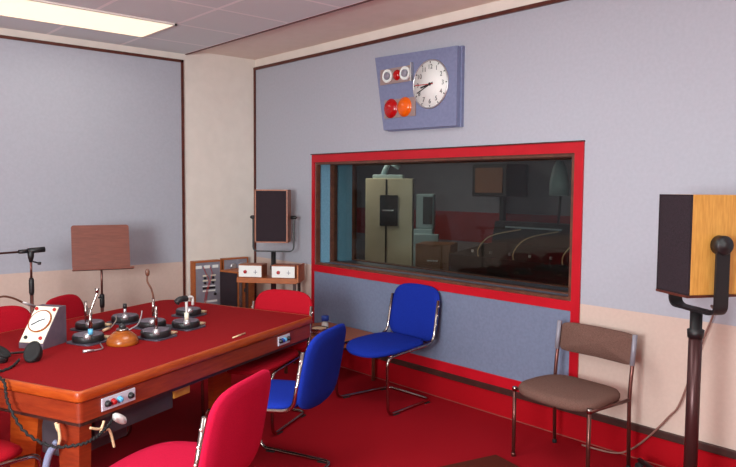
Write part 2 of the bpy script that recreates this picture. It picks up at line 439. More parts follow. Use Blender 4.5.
# ------------------------------------------------------------------ the table (local x = n, local y = t)
TC = NT(0, 0)
tb = empty('conference_table', NT(1.125, -2.95), RZ_N, 'big conference table with dark red baize top and orange wooden edge', 'table')
ON, OT = 1.125, -2.95
def table_outline(inset=0., r=(.06, .14, .14, .038)):
    # corners listed as (n, t): near-right far, far-left, ...
    c = [(1.84, -1.955), (.41, -1.845), (.41, -4.04), (1.84, -4.04)]
    P = [Vector((a - ON, b - OT, 0)) for a, b in c]
    cen = sum(P, Vector()) / 4
    Q = [Vector((p.x - math.copysign(inset, p.x - cen.x), p.y - math.copysign(inset, p.y - cen.y), 0)) for p in P]
    o = []; n = 4
    for i, p in enumerate(Q):
        a = Q[i - 1]; b = Q[(i + 1) % n]; q = max(.01, r[i] - inset)
        A = p + (a - p).normalized() * q; B = p + (b - p).normalized() * q
        for k in range(7):
            t = k / 6; v = A * (1 - t) ** 2 + p * 2 * t * (1 - t) + B * t * t
            o.append((v.x, v.y))
    return o
mb = MB(); mb.prism(table_outline(.012), .70, .742, bevel=.0); mb.build('baize_top', M['baize'], tb)
mb = MB()
oo, oi = table_outline(0), table_outline(.016)
prof = lambda s, z: [Vector((a[0] + (b[0] - a[0]) * s, a[1] + (b[1] - a[1]) * s, z)) for a, b in zip(oo, oi)]
mb.rings([prof(.9, .693), prof(.25, .693), prof(0, .70), prof(0, .73), prof(.2, .738), prof(.5, .7425), prof(1.0, .7425), prof(1.0, .72)], caps=False, smooth=True)
mb.build('edge_band', M['table_wood'], tb)
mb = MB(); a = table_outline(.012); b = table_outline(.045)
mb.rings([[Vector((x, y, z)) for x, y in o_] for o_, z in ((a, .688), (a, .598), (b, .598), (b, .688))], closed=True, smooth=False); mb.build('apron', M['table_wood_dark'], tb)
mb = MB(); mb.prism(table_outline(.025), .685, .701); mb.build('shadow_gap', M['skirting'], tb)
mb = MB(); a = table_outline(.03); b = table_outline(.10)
mb.rings([[Vector((x, y, z)) for x, y in o_] for o_, z in ((a, .598), (a, .575), (b, .575), (b, .598))], closed=True, smooth=False); mb.build('dark_gap_strip', M['skirting'], tb)  # dark strip drawn in for the shaded gap under the apron
def leg(n0, n1, t0, t1, m='table_wood', taper=.04):
    mb = MB(); q = taper
    top = [(n0, t0), (n1, t0), (n1, t1), (n0, t1)]; cx = (n0 + n1) / 2; ct = (t0 + t1) / 2
    bot = [(cx + (x - cx) * .72, ct + (y - ct) * .9) for x, y in top]
    mb.rings([[Vector((x - ON, y - OT, 0)) for x, y in bot], [Vector((x - ON, y - OT, .598)) for x, y in top]], smooth=False)
    mb.build('leg', M[m], tb)
leg(1.645, 1.785, -3.99, -3.92, 'table_wood_dark'); leg(1.40, 1.45, -2.60, -2.40); leg(.46, .60, -3.99, -3.90); leg(.50, .62, -2.16, -2.06)
# slanting trestle plank and grey cable box at the near end
mb = MB(); mb.rings([[Vector((x - ON, y - OT, z)) for x, y, z in r] for r in (
    [(1.16, -3.88, 0), (1.29, -3.86, 0), (1.29, -3.83, 0), (1.16, -3.85, 0)], [(1.31, -3.97, .60), (1.48, -3.95, .60), (1.48, -3.92, .60), (1.31, -3.94, .60)])], smooth=False)
mb.build('trestle_plank', M['table_wood'], tb)
mb = MB(); mb.box((1.44 - ON, -3.91 - OT, .36), (1.64 - ON, -3.55 - OT, .60), bevel=.01); mb.build('cable_box', M['tray'], tb)
mb = MB(); mb.box((1.66 - ON, -3.86 - OT, .455), (1.74 - ON, -3.32 - OT, .565), bevel=.005); mb.build('cable_tray', M['tray'], tb)
mb = MB(); mb.box((1.68 - ON, -3.32 - OT, .505), (1.75 - ON, -3.19 - OT, .578), bevel=.006); mb.build('batten', M['yellow_wood'], tb)
# socket panels on the long side
def socket(tc, red, q=.105):
    x = 1.84 - .012 - ON
    mb = MB(); mb.box((x, tc - q - OT, .617), (x + .008, tc + q - OT, .678), bevel=.003); s = mb.build('socket_panel', M['socket_plate'], tb)
    for dt, mt in ((-.075, 'black'), (-.04, red), (.0, 'sky_blue'), (.07, 'black')):
        m_ = Matrix.Translation((x + .006, tc + dt * q / .105 - OT, .648)) @ Matrix.Rotation(PI / 2, 4, 'Y')
        mb = MB(); mb.lathe([(.016, 0), (.016, .006), (.012, .012), (.011, .02), (.004, .02)], n=14, mat=m_); mb.build('knob', M[mt], s)
socket(-3.80, 'red_knob'); socket(-2.35, 'blue_knob', .07)
# cloth and cables hanging below the apron
mb = MB(); mb.tube(smooth_path([(1.845 - ON, -3.985 - OT, .57), (1.85 - ON, -3.93 - OT, .55), (1.85 - ON, -3.909 - OT, .58), (1.852 - ON, -3.93 - OT, .53), (1.85 - ON, -3.88 - OT, .53), (1.855 - ON, -3.855 - OT, .44)]), .006); mb.build('cable_end', M['tan'], tb)
mb = MB(); mb.rings(cushion(super_outline(.07, .05, 2.5, 20), [(.05, -.02), (.8, -.018), (1, 0), (.8, .018), (.05, .02)], lambda x, y, w: Vector((1.835 - ON + w, -3.80 - OT + x, .555 + y - x * .6)))); mb.build('rag', M['off_white'], tb)
mb = MB(); mb.tube(smooth_path([(1.70 - ON, -4.04 - OT, .50), (1.66 - ON, -4.05 - OT, .44), (1.63 - ON, -4.05 - OT, .34), (1.62 - ON, -4.05 - OT, .2), (1.58 - ON, -4.03 - OT, .02)]), .016); mb.build('hose', M['hose'], tb)
mb = MB(); mb.tube(smooth_path([(1.70 - ON, -4.045 - OT, .59), (1.72 - ON, -4.05 - OT, .56), (1.725 - ON, -4.055 - OT, .59), (1.73 - ON, -4.05 - OT, .53), (1.715 - ON, -4.045 - OT, .49)]), .007); mb.build('cable_end', M['tan'], tb)

# ------------------------------------------------------------------ things on the table
ZT = .7425
def mic_base(n, t, plug=True, name='table_microphone', r=.088):
    e = empty(name, NT(n, t, ZT), RZ_N)
    mb = MB(); mb.prism(rrect(-r * 1.02, -r * 1.08, r * 1.12, r * 1.10, .03), 0, .008); mb.build('base_plate', M['grey_plate'], e)
    mb = MB(); mb.lathe([(r * .97, .008), (r, .012), (r, .038), (r * .95, .045), (r * .9, .046)], n=36); d = mb.build('drum', M['black'], e)
    mb = MB(); mb.lathe([(r * .9, .046), (r * .9, .049), (r * .86, .0495)], n=36); mb.build('felt_pad', M['felt_grey'], d)
    mb = MB(); mb.lathe([(.022, .03), (.022, .05), (.016, .062), (.011, .066)], n=16, at=(r * .60, -r * .62, 0)); mb.build('socket', M['silver'], e)
    if plug:
        mb = MB(); mb.tube([(r * .55, r * .85, .018), (r * .62, r * 1.42, .012)], [.012, .008], n=8); mb.build('plug', M['tan'], e)
    return e
MG = 'round black microphone bases on the table'
r0 = .088
def sock(e): return Vector((r0 * .60, -r0 * .62, .06))
# front left: chrome stem with blue ring
e1 = mic_base(1.085, -3.285); tag(e1, 'table microphone base with chrome stem and blue ring beside the slanted clock box', 'microphone', MG)
k = sock(e1) + Vector((.016, .008, 0))
mb = MB(); mb.tube([k, k + Vector((0, 0, .15))], .010, M['chrome']); mb.tube([k + Vector((-.018, -.012, .07)), k + Vector((-.02, -.014, .19))], .008, M['chrome']); mb.lathe([(.014, 0), (.014, .03)], M['sky_blue'], 14, k); mb.build('stem', None, e1)
mb = MB(); mb.tube(smooth_path([k + Vector((0, 0, .13)), k + Vector((.012, .02, .19)), k + Vector((.022, .035, .24))]), .006, M['chrome']); mb.build('gooseneck', None, e1)
mb = MB(); mb.tube([k + Vector((.02, .034, .235)), k + Vector((.018, .036, .262))], [.008, .013], M['chrome'], n=10); mb.build('clip', None, e1)
e = mic_base(.805, -3.011); tag(e, 'plain black round base without stem behind the blue ringed chrome stem', 'microphone base', MG)
# second row
e = mic_base(.834, -2.74, plug=False); tag(e, 'black round base with short black knob in the far row behind the wooden dome', 'microphone base', MG)
k = sock(e)
mb = MB(); mb.tube([k, k + Vector((0, 0, .05))], .010, M['silver'], n=12); mb.tube([k + Vector((0, 0, .045)), k + Vector((0, 0, .075))], .013, M['black'], n=12); mb.build('stem', None, e)
mb = MB(); mb.tube(smooth_path([(-.02, -.06, .05), (.06, -.14, .04), (.1, -.22, .015), (.11, -.26, .008)]), .004); mb.build('lead', M['cord'], e)
mb = MB(); mb.tube([(.11, -.25, .0125), (.125, -.31, .0125)], [.011, .008], n=10); mb.build('plug', M['tan'], e)
e3 = mic_base(1.343, -3.01); tag(e3, 'table microphone base with tall upright stem topped by a brown capsule', 'microphone', MG)
k = sock(e3)
mb = MB(); mb.tube([k, k + Vector((0, 0, .14))], [.010, .009], M['chrome']); mb.tube([k + Vector((-.02, 0, .08)), k + Vector((-.02, 0, .19))], .008, M['chrome']); mb.build('stem', None, e3)
mb = MB(); mb.tube(smooth_path([k + Vector((-.015, 0, .18)), k + Vector((-.02, -.012, .24)), k + Vector((-.035, -.03, .29)), k + Vector((-.035, -.028, .33))]), .0055, M['brown_bead']); mb.build('gooseneck', None, e3)
mb = MB(); mb.lathe([(.006, -.01), (.012, 0), (.013, .018), (.009, .03), (.002, .033)], M['brown_bead'], 14, k + Vector((-.035, -.028, .33))); mb.build('capsule', None, e3)
e = mic_base(1.115, -2.792, plug=False); tag(e, 'plain black round base just behind the tall brown tipped microphone', 'microphone base', MG)
e4 = mic_base(1.312, -2.70); tag(e4, 'table microphone base with white hooked stem at the right front of the group', 'microphone', MG)
k = sock(e4)
mb = MB(); mb.tube(bez([k, k + Vector((0, 0, .145)), k + Vector((.0, .06, .145)), k + Vector((.0, .06, .09))], .02), .009, M['off_white']); mb.tube([k, k + Vector((0, 0, .05))], .014, M['cream_face']); mb.build('stem', None, e4)
mb = MB(); mb.tube(smooth_path([k + Vector((0, 0, .14)), k + Vector((-.01, -.05, .14)), k + Vector((-.02, -.075, .12))]), [.02] * 8 + [.02] * 8 + [.016], M['black'], n=12); mb.build('windshield', None, e4)
e = mic_base(1.044, -2.35); tag(e, 'black round base farthest along the table behind the white hooked stem', 'microphone base', MG)
# turned wooden dome
e = empty('wooden_dome', NT(1.30, -3.235, ZT), RZ_N, 'amber turned wooden dome with a black and chrome cap on the table', 'wooden dome')
mb = MB(); mb.lathe([(.086, 0), (.09, .008), (.089, .022), (.08, .042), (.06, .062), (.042, .074), (.03, .08)], n=36); mb.build('dome', M['amber_wood'], e)
mb = MB(); mb.lathe([(.034, .078), (.036, .086), (.03, .092), (.022, .094)], n=20); mb.build('collar', M['chrome'], e)
mb = MB(); mb.lathe([(.02, .092), (.021, .104), (.015, .116), (.004, .12)], n=18); mb.build('cap', M['black'], e)
mb = MB(); mb.tube(smooth_path([(.03, .02, .08), (.03, .09, .10), (-.01, .16, .13), (-.03, .19, .16)]), .004); mb.build('lead', M['silver'], e)
# slanted clock box
e = empty('desk_clock', NT(.86, -3.36, ZT) + Vector((.09, -.055, 0)), RZ_N + math.radians(12), 'mauve wedge shaped desk clock with white dial on the left of the table', 'clock')
xw, = (.078,)
# front edge runs along n, box goes back along +t
pts = [(-.115, 0), (-.115, .03), (.03, .215), (.085, .215), (.085, 0)]
mb = MB()
mb.rings([[Vector((x, y, z)) for y, z in pts] for x in (-xw, xw)], smooth=False); mb.build('case', M['mauve'], e)
nd = Vector((0, -.185, .145)).normalized(); ud = Vector((0, .145, .185)).normalized()
FM = Matrix(((1, 0, 0), (0, ud.y, nd.y), (0, ud.z, nd.z))).to_4x4()
FM.translation = Vector((0, -.0425, .1225)) 
mb = MB(); mb.box((-.074, -.114, -.001), (.074, .114, .003), mat=FM); f = mb.build('face_plate', M['cream_face'], e)
mb = MB(); mb.lathe([(.068, .002), (.07, .012), (.064, .016), (.062, .010)], n=36, mat=FM @ Matrix.Translation((0, .018, 0))); mb.build('dial_ring', M['amber_wood'], e)
mb = MB(); mb.lathe([(.064, .003), (.064, .012), (.062, .0135)], n=36, mat=FM @ Matrix.Translation((0, .018, 0))); mb.build('dial', M['white_face'], e)
mb = MB(); mb.box((-.004, -.002, .0135), (.003, .05, .016), mat=FM @ Matrix.Translation((0, .018, 0)) @ Matrix.Rotation(2.2, 4, 'Z')); mb.box((-.003, -.002, .0135), (.003, .035, .016), mat=FM @ Matrix.Translation((0, .018, 0)) @ Matrix.Rotation(-1.2, 4, 'Z')); mb.build('hand', M['black'], e)
for i, (x, y, c) in enumerate(((.058, .095, 'red_knob'), (-.058, .095, 'red_knob'), (-.045, -.085, 'black'), (.05, -.085, 'red_knob'))):
    mb = MB(); mb.lathe([(.010, .002), (.010, .012), (.007, .014)], n=12, mat=FM @ Matrix.Translation((x, y, 0))); mb.build('knob', M[c], e)
# headphones with a long lead drooping over the table edge
e = empty('headphones', NT(1.15, -3.79, ZT), RZ_N, 'black headphones lying near the table corner with a cord drooping over the edge', 'headphones')
for (x, y, rz_, ti) in ((.03, .06, .5, .9), (-.10, -.05, 1.9, .5)):
    m_ = Matrix.Translation((x, y, .036)) @ Matrix.Rotation(rz_, 4, 'Z') @ Matrix.Rotation(ti, 4, 'X') @ Matrix.Diagonal((.8, 1.15, 1, 1))
    mb = MB(); mb.lathe([(.03, -.024), (.046, -.02), (.05, -.008), (.05, .008), (.045, .02), (.025, .022)], n=20, mat=m_); c = mb.build('ear_cup', M['black'], e)
    mb = MB(); mb.lathe([(.046, .018), (.053, .026), (.046, .036), (.03, .03)], n=20, mat=m_); mb.build('ear_pad', M['rubber'], c)
mb = MB(); mb.tube(smooth_path([(.03, .055, .055), (-.05, .10, .03), (-.15, .08, .015), (-.20, 0, .015), (-.17, -.07, .02), (-.10, -.055, .05)]), .006); mb.build('headband', M['black'], e)
def HP(n, t, z): return Vector((n - 1.15, t + 3.79, z - ZT))
cord = smooth_path([HP(1.16, -3.80, .76), HP(1.22, -3.90, .748), HP(1.26, -4.02, .748), HP(1.40, -4.07, .745), HP(1.437, -4.08, .651), HP(1.552, -4.09, .543), HP(1.722, -4.09, .502), HP(1.86, -4.06, .522), HP(1.89, -4.0, .537), HP(1.875, -3.93, .55), HP(1.86, -3.87, .575)], 12)
coil = []
for i, p in enumerate(cord):
    a = i * 2.2; coil.append(p + Vector((math.cos(a), math.sin(a) * .5, math.sin(a))) * .004)
mb = MB(); mb.tube(coil, .0065, n=6); mb.build('coiled_cord', M['rubber'], e)
# small things
e = empty('jack_lead', NT(1.275, -3.45, ZT), RZ_N, 'short silver jack lead lying in front of the blue ringed microphone base', 'cable')
mb = MB(); mb.tube([(.0, -.05, .009), (.03, .0, .009)], [.009, .006], n=10); mb.build('plug', M['silver'], e)
mb = MB(); mb.tube(smooth_path([(.03, 0, .008), (.03, .06, .006), (-.03, .11, .005), (-.08, .15, .005)]), .004); mb.build('lead', M['silver'], e)
mb = MB(); mb.tube([NT(1.775, -2.83, ZT + .005), NT(1.765, -2.69, ZT + .005)], [.005, .005], n=6); tag(mb.build('pencil', M['tan']), 'pale pencil lying along the long edge of the table', 'pencil')
# gooseneck microphone whose base is at the table's left
e = empty('gooseneck_microphone', NT(.70, -3.74, ZT), RZ_N, 'silver tipped gooseneck microphone reaching in from the left over the table', 'microphone')
mb = MB(); mb.lathe([(.06, 0), (.06, .02), (.05, .026)], n=24); mb.build('base', M['black'], e)
mb = MB(); mb.tube(smooth_path([(0, 0, .02), (-.005, .0, .15), (.01, .06, .24), (.02, .17, .276), (.02, .245, .26), (.02, .32, .22)]), .006, n=8); mb.build('neck', M['brown_bead'], e)
mb = MB(); mb.tube([(.02, .31, .226), (.02, .405, .182)], [.007, .009], n=10); mb.build('capsule', M['silver'], e)

# ------------------------------------------------------------------ low table, ashtray, bottle by the window
e = empty('low_table', (1.66, -.26, 0), 0, 'low brown wooden table against the wall between the blue chairs', 'table')
mb = MB(); mb.box((-.36, -.30, .375), (.37, .20, .405), bevel=.005); mb.build('top', M['walnut'], e)
mb = MB(); mb.box((-.33, -.27, .33), (.34, .17, .375)); mb.build('frame', M['walnut'], e)
for x in (-.33, .34):
    for y in (-.27, .17):
        mb = MB(); mb.box((x - .011, y - .011, 0), (x + .011, y + .011, .33)); mb.build('leg', M['dark_wood'], e)
e = empty('ashtray', (1.72, -.46, .405), 0, 'round chrome ashtray at the end of the low table', 'ashtray')
mb = MB(); mb.lathe([(.055, 0), (.075, .01), (.082, .03), (.07, .05), (.078, .058), (.072, .06), (.03, .045)], n=28); mb.build('bowl', M['chrome'], e)
mb = MB(); mb.lathe([(.062, .05), (.064, .056), (.05, .057)], n=24); mb.build('band', M['tan'], e)
e = empty('bottle', (1.62, -.32, .405), 0, 'small white bottle with blue cap behind the chrome ashtray', 'bottle')
mb = MB(); mb.lathe([(.028, 0), (.03, .01), (.03, .06), (.016, .08), (.015, .09)], n=18); mb.build('body', M['off_white'], e)
mb = MB(); mb.lathe([(.03, .085), (.034, .09), (.034, .125), (.028, .13)], n=18); mb.build('cap', M['blue_knob'], e)

# ------------------------------------------------------------------ clock and cue-light panel on the wall
e = empty('studio_clock_panel', (2.45, 0, 2.42), 0, 'blue grey wall panel with round clock and red and orange signal lamps', 'clock')
YB = -.07
def CP(x, z, y): return Vector((x - 2.45, y, z - 2.42))
front = [(1.965, 2.738), (2.876, 2.708), (2.876, 2.12), (2.08, 2.128)]
mb = MB(); mb.rings([[CP(x, z, -.004) for x, z in front], [CP(x, z, YB) for x, z in front]], smooth=False); mb.build('panel', M['clock_box'], e)
mb = MB(); mb.rings([[CP(x, z, -.001) for x, z in ((2.09, 2.121), (2.89, 2.112), (2.89, 2.712), (2.10, 2.722))], [CP(x, z, -.028) for x, z in ((2.09, 2.121), (2.89, 2.112), (2.89, 2.712), (2.10, 2.722))]], smooth=False); mb.build('back_plate', M['clock_box'], e)
RX = Matrix.Rotation(PI / 2, 4, 'X')
def disc(prof, x, z, m, par, name, y=YB, n=36, caps=True):
    mb = MB(); mb.lathe(prof, n=n, caps=caps, mat=Matrix.Translation(CP(x, z, y)) @ RX); return mb.build(name, M[m], par)
cx, cz, cr = 2.612, 2.452, .183
disc([(cr + .004, 0), (cr + .006, .008), (cr, .014), (cr - .006, .012), (cr - .008, .004)], cx, cz, 'silver', e, 'clock_rim', n=48, caps=False)
cf = disc([(cr - .004, 0), (cr - .004, .009)], cx, cz, 'white_face', e, 'clock_face', n=48)
for i in range(12):
    a = i * PI / 6; big = i % 3 == 0
    mb = MB(); mb.box((-.004, cr * .88, -.0005), (.004, cr * .95, .0015), mat=Matrix.Translation(CP(cx, cz, YB - .009)) @ RX @ Matrix.Rotation(-a, 4, 'Z')); mb.build('tick', M['black'], cf)
    fc = bpy.data.curves.new('numeral_text', 'FONT'); fc.body = str(12 if i == 0 else i); fc.size = .05; fc.align_x = 'CENTER'; fc.align_y = 'CENTER'; fc.extrude = .0006
    to = bpy.data.objects.new('tmp', fc); COL.objects.link(to); dg = bpy.context.evaluated_depsgraph_get()
    me = bpy.data.meshes.new_from_object(to.evaluated_get(dg)); bpy.data.objects.remove(to); bpy.data.curves.remove(fc)
    no = bpy.data.objects.new('numeral', me); COL.objects.link(no); me.materials.clear(); me.materials.append(M['black'])
    no.parent = cf; no.location = CP(cx + math.sin(a) * cr * .72, cz + math.cos(a) * cr * .72, YB - .0098); no.rotation_euler = (PI / 2, 0, 0)
def hand(ang, ln, w, m, y, back=.03):
    mb = MB(); mb.box((-w, -back, 0), (w, ln, .002), mat=Matrix.Translation(CP(cx, cz, y)) @ RX @ Matrix.Rotation(-math.radians(ang), 4, 'Z')); mb.build('hand', M[m], e)
hand(247, .15, .004, 'black', YB - .010); hand(258, .10, .006, 'black', YB - .0125); hand(271, .155, .003, 'red_knob', YB - .015, .035)
disc([(.012, 0), (.012, .008), (.008, .009)], cx, cz, 'black', e, 'hub', YB - .010, 16)
def plate(x0, x1, z0, z1, m='lamp_plate'):
    mb = MB(); mb.box(CP(x0, z0, YB - .008), CP(x1, z1, YB + .001)); return mb.build('lamp_plate', M[m], e)
plate(2.04, 2.41, 2.50, 2.625); plate(2.095, 2.455, 2.222, 2.372)
dome = lambda r, h: [(r * 1.06, 0), (r * 1.06, .006), (r, .007), (r * .94, h * .45), (r * .75, h * .75), (r * .42, h * .95), (.001, h)]
for x, m in ((2.175, 'lens_red'), (2.335, 'lens_orange')):
    disc(dome(.074, .036), x, 2.30, m, e, 'signal_lamp', YB - .006)
mb = MB(); mb.box(CP(2.412, 2.495, YB - .03), CP(2.424, 2.64, YB - .004)); mb.build('bracket', M['silver'], e)
for x in (2.14, 2.345):
    sk = disc([(.054, 0), (.054, .022), (.044, .024), (.042, .012), (.02, .011), (.001, .011)], x, 2.565, 'white_face', e, 'lamp_holder', YB - .006)
    disc([(.03, .0), (.03, .016), (.02, .022), (.001, .024)], x, 2.565, 'steel_grey', sk, 'lens', YB - .006 - .012)
disc(dome(.04, .03), 2.243, 2.563, 'lens_red', e, 'signal_lamp', YB - .006)

# ------------------------------------------------------------------ loudspeakers
def speaker(loc, rz, w, h, d, wood, label, margin=.012):
    """origin at the bottom centre of the front face, front = -y"""
    e = empty('loudspeaker', loc, rz, label, 'loudspeaker', 'wooden studio loudspeakers')
    mb = MB(); mb.box((-w / 2, .012, 0), (w / 2, d, h), bevel=.004); c = mb.build('cabinet', M[wood], e)
    mb = MB()
    for a in ((-w/2, 0, -w/2 + margin, h), (w/2 - margin, 0, w/2, h), (-w/2, 0, w/2, margin), (-w/2, h - margin, w/2, h)):
        mb.box((a[0], 0, a[1]), (a[2], .0125, a[3]))
    mb.build('front_frame', M['walnut'] if wood != 'teak' else M['grille'], e)
    if wood == 'teak':
        mb = MB(); mb.box((-w / 2 - .001, -.002, -.012), (w / 2 + .001, d, 0)); mb.build('base_slab', M['dark_wood'], e)
    mb = MB(); mb.box((-w / 2 + margin, .002, margin), (w / 2 - margin, .013, h - margin), bevel=.003); mb.build('grille', M['grille'], e)
    return e
def yoke_stand(loc, rz, w, drop, zpiv, zb, label, base_r=.3, kr=.04, bar=.028, pole=.03, coly=.17, a0=.5):
    """pole stand with a U yoke; local x across the speaker"""
    e = empty('loudspeaker_stand', loc, rz, label, 'speaker stand', 'speaker stands with U shaped yokes')
    hw = w / 2 + .035
    mb = MB()
    path = bez([(-hw, 0, zpiv), (-hw, 0, zb), (hw, 0, zb), (hw, 0, zpiv)], .05, 6)
    rings = []
    for i, p in enumerate(path):
        a = path[max(i - 1, 0)]; b = path[min(i + 1, len(path) - 1)]; dd = (b - a).normalized(); nn = Vector((-dd.z, 0, dd.x))
        rings.append([p + nn * .006 + Vector((0, -bar, 0)), p + nn * .006 + Vector((0, bar, 0)), p - nn * .006 + Vector((0, bar, 0)), p - nn * .006 + Vector((0, -bar, 0))])
    mb.rings(rings, smooth=False); mb.build('yoke', M['black_metal'], e)
    for sx in (-1, 1):
        m_ = Matrix.Translation((sx * hw, 0, zpiv)) @ Matrix.Rotation(sx * PI / 2, 4, 'Y')
        mb = MB(); mb.lathe([(kr, -.03), (kr, .012), (kr * .85, .022), (kr * .45, .024), (kr * .4, .03), (.002, .031)], n=24, mat=m_); mb.build('pivot_knob', M['black'], e)
    mb = MB(); mb.lathe([(pole, .10), (pole, zb - coly)], n=20); mb.build('pole', M['pole_metal'], e)
    mb = MB(); mb.lathe([(pole * 1.15, zb - coly - .01), (pole * 1.25, zb - coly + .03), (pole * .9, zb - coly + .035), (pole * .9, zb - .004)], n=20); mb.build('collar', M['black_metal'], e)
    for kk in range(3):
        a = kk * 2 * PI / 3 + a0
        tip = Vector((math.cos(a) * base_r, math.sin(a) * base_r, 0))
        mb = MB(); mb.tube([Vector((math.cos(a) * .02, math.sin(a) * .02, .13)), tip + Vector((0, 0, .075))], .014); lg = mb.build('foot', M['black_metal'], e)
        mb = MB(); mb.lathe([(.005, -.015), (.028, -.012), (.03, 0), (.028, .012), (.005, .015)], n=16, mat=Matrix.Translation(tip + Vector((0, 0, .03))) @ Matrix.Rotation(PI / 2, 4, 'X')); mb.tube([tip + Vector((0, 0, .03)), tip + Vector((0, 0, .08))], .008); mb.build('caster', M['rubber'], lg)
    return e
def rot_for_front(nx, ny): return math.atan2(ny, nx) + PI / 2
# right hand one
rzr = rot_for_front(-.485, -.875)
wdir = Vector((math.cos(rzr), math.sin(rzr), 0)); ddir = Vector((-math.sin(rzr), math.cos(rzr), 0))
near = Vector((4.93, -.75, 0))
fc_ = near - wdir * .118
speaker(fc_ + Vector((0, 0, 1.155)), rzr, .236, .475, .36, 'teak', 'teak loudspeaker with dark front on the pole stand at the right edge', .004)
pc = fc_ + ddir * .145
yoke_stand(pc, rzr, .26, .1, 1.395, 1.065, 'dark pole stand with black yoke holding the right hand loudspeaker', .58, kr=.046, bar=.036, pole=.032, coly=.13, a0=math.radians(169.6))
# corner monitor
rzl = rot_for_front(.70, -.71)
lf = Vector((.828, -.352, 0))
speaker(lf + Vector((0, 0, 1.122)), rzl, .315, .505, .19, 'walnut', 'dark fronted monitor loudspeaker high in the corner beside the window')
ld = Vector((-math.sin(rzl), math.cos(rzl), 0))
yoke_stand(lf + ld * .11, rzl, .325, .1, 1.36, 1.032, 'black stand with slim yoke carrying the corner monitor loudspeaker', .16, kr=.018, bar=.012, pole=.026)

# ------------------------------------------------------------------ corner equipment
sd = Vector((.765, .644, 0)); sn = Vector((-.644, .765, 0))
rzs = math.atan2(.644, .765)
so = Vector((.905, -.455, 0))
e = empty('equipment_shelf', so, rzs, 'narrow wooden shelf table holding two white fronted amplifiers in the corner', 'shelf')
hl = .29
mb = MB(); mb.box((-hl, 0, .752), (hl, .24, .80), bevel=.003); mb.build('shelf_board', M['cab_wood'], e)
mb = MB(); mb.box((hl - .002, .0, .765), (hl + .016, .24, .925), bevel=.002); mb.build('end_panel', M['cab_wood'], e)
for x in (-hl + .03, hl - .03):
    for y in (.03, .21):
        mb = MB(); mb.box((x - .012, y - .012, 0), (x + .012, y + .012, .752)); mb.build('leg', M['skirting'], e)
def amp(x, label):
    e = empty('amplifier', so + sd * x + sn * .02 + Vector((0, 0, .80)), rzs, label, 'amplifier', 'white fronted amplifiers on the shelf')
    mb = MB(); mb.box((-.115, .004, 0), (.115, .17, .122), bevel=.004); mb.build('case', M['walnut'], e)
    mb = MB(); mb.box((-.11, -.004, .006), (.11, .006, .112), bevel=.002); mb.build('front_panel', M['white_face'], e)
    mb = MB(); mb.lathe([(.016, 0), (.016, .012), (.01, .014)], n=16, mat=Matrix.Translation((-.045, -.004, .055)) @ RX); mb.build('knob', M['red_knob'], e)
    mb = MB(); mb.box((.035, -.006, .05), (.07, -.003, .056)); mb.box((.05, -.006, .035), (.055, -.003, .075)); mb.build('switch', M['steel_grey'], e)
amp(-.165, 'white fronted amplifier at the left end of the corner shelf')
amp(.155, 'white fronted amplifier at the right end of the corner shelf')
# small dark-fronted cabinet
kx = Vector((.468, -.505, 0)); cdir = Vector((.976, .24, 0)); cb = Vector((-.24, .976, 0))
e = empty('loudspeaker', kx - cdir * .125, math.atan2(.24, .976), 'floor standing wooden loudspeaker with plain dark front beside the grey racks', 'loudspeaker', 'wooden studio loudspeakers')
mb = MB(); mb.box((-.125, .01, 0), (.125, .24, .82), bevel=.003); mb.build('cabinet', M['cab_wood'], e)
mb = MB(); mb.box((-.118, .0, .03), (.118, .011, .805), bevel=.003); mb.build('grille', M['grille'], e)
mb = MB(); mb.lathe([(.022, 0), (.022, .012), (.012, .016)], n=16, mat=Matrix.Translation((.125, .11, .63)) @ Matrix.Rotation(PI / 2, 4, 'Y')); mb.build('terminal', M['black'], e)
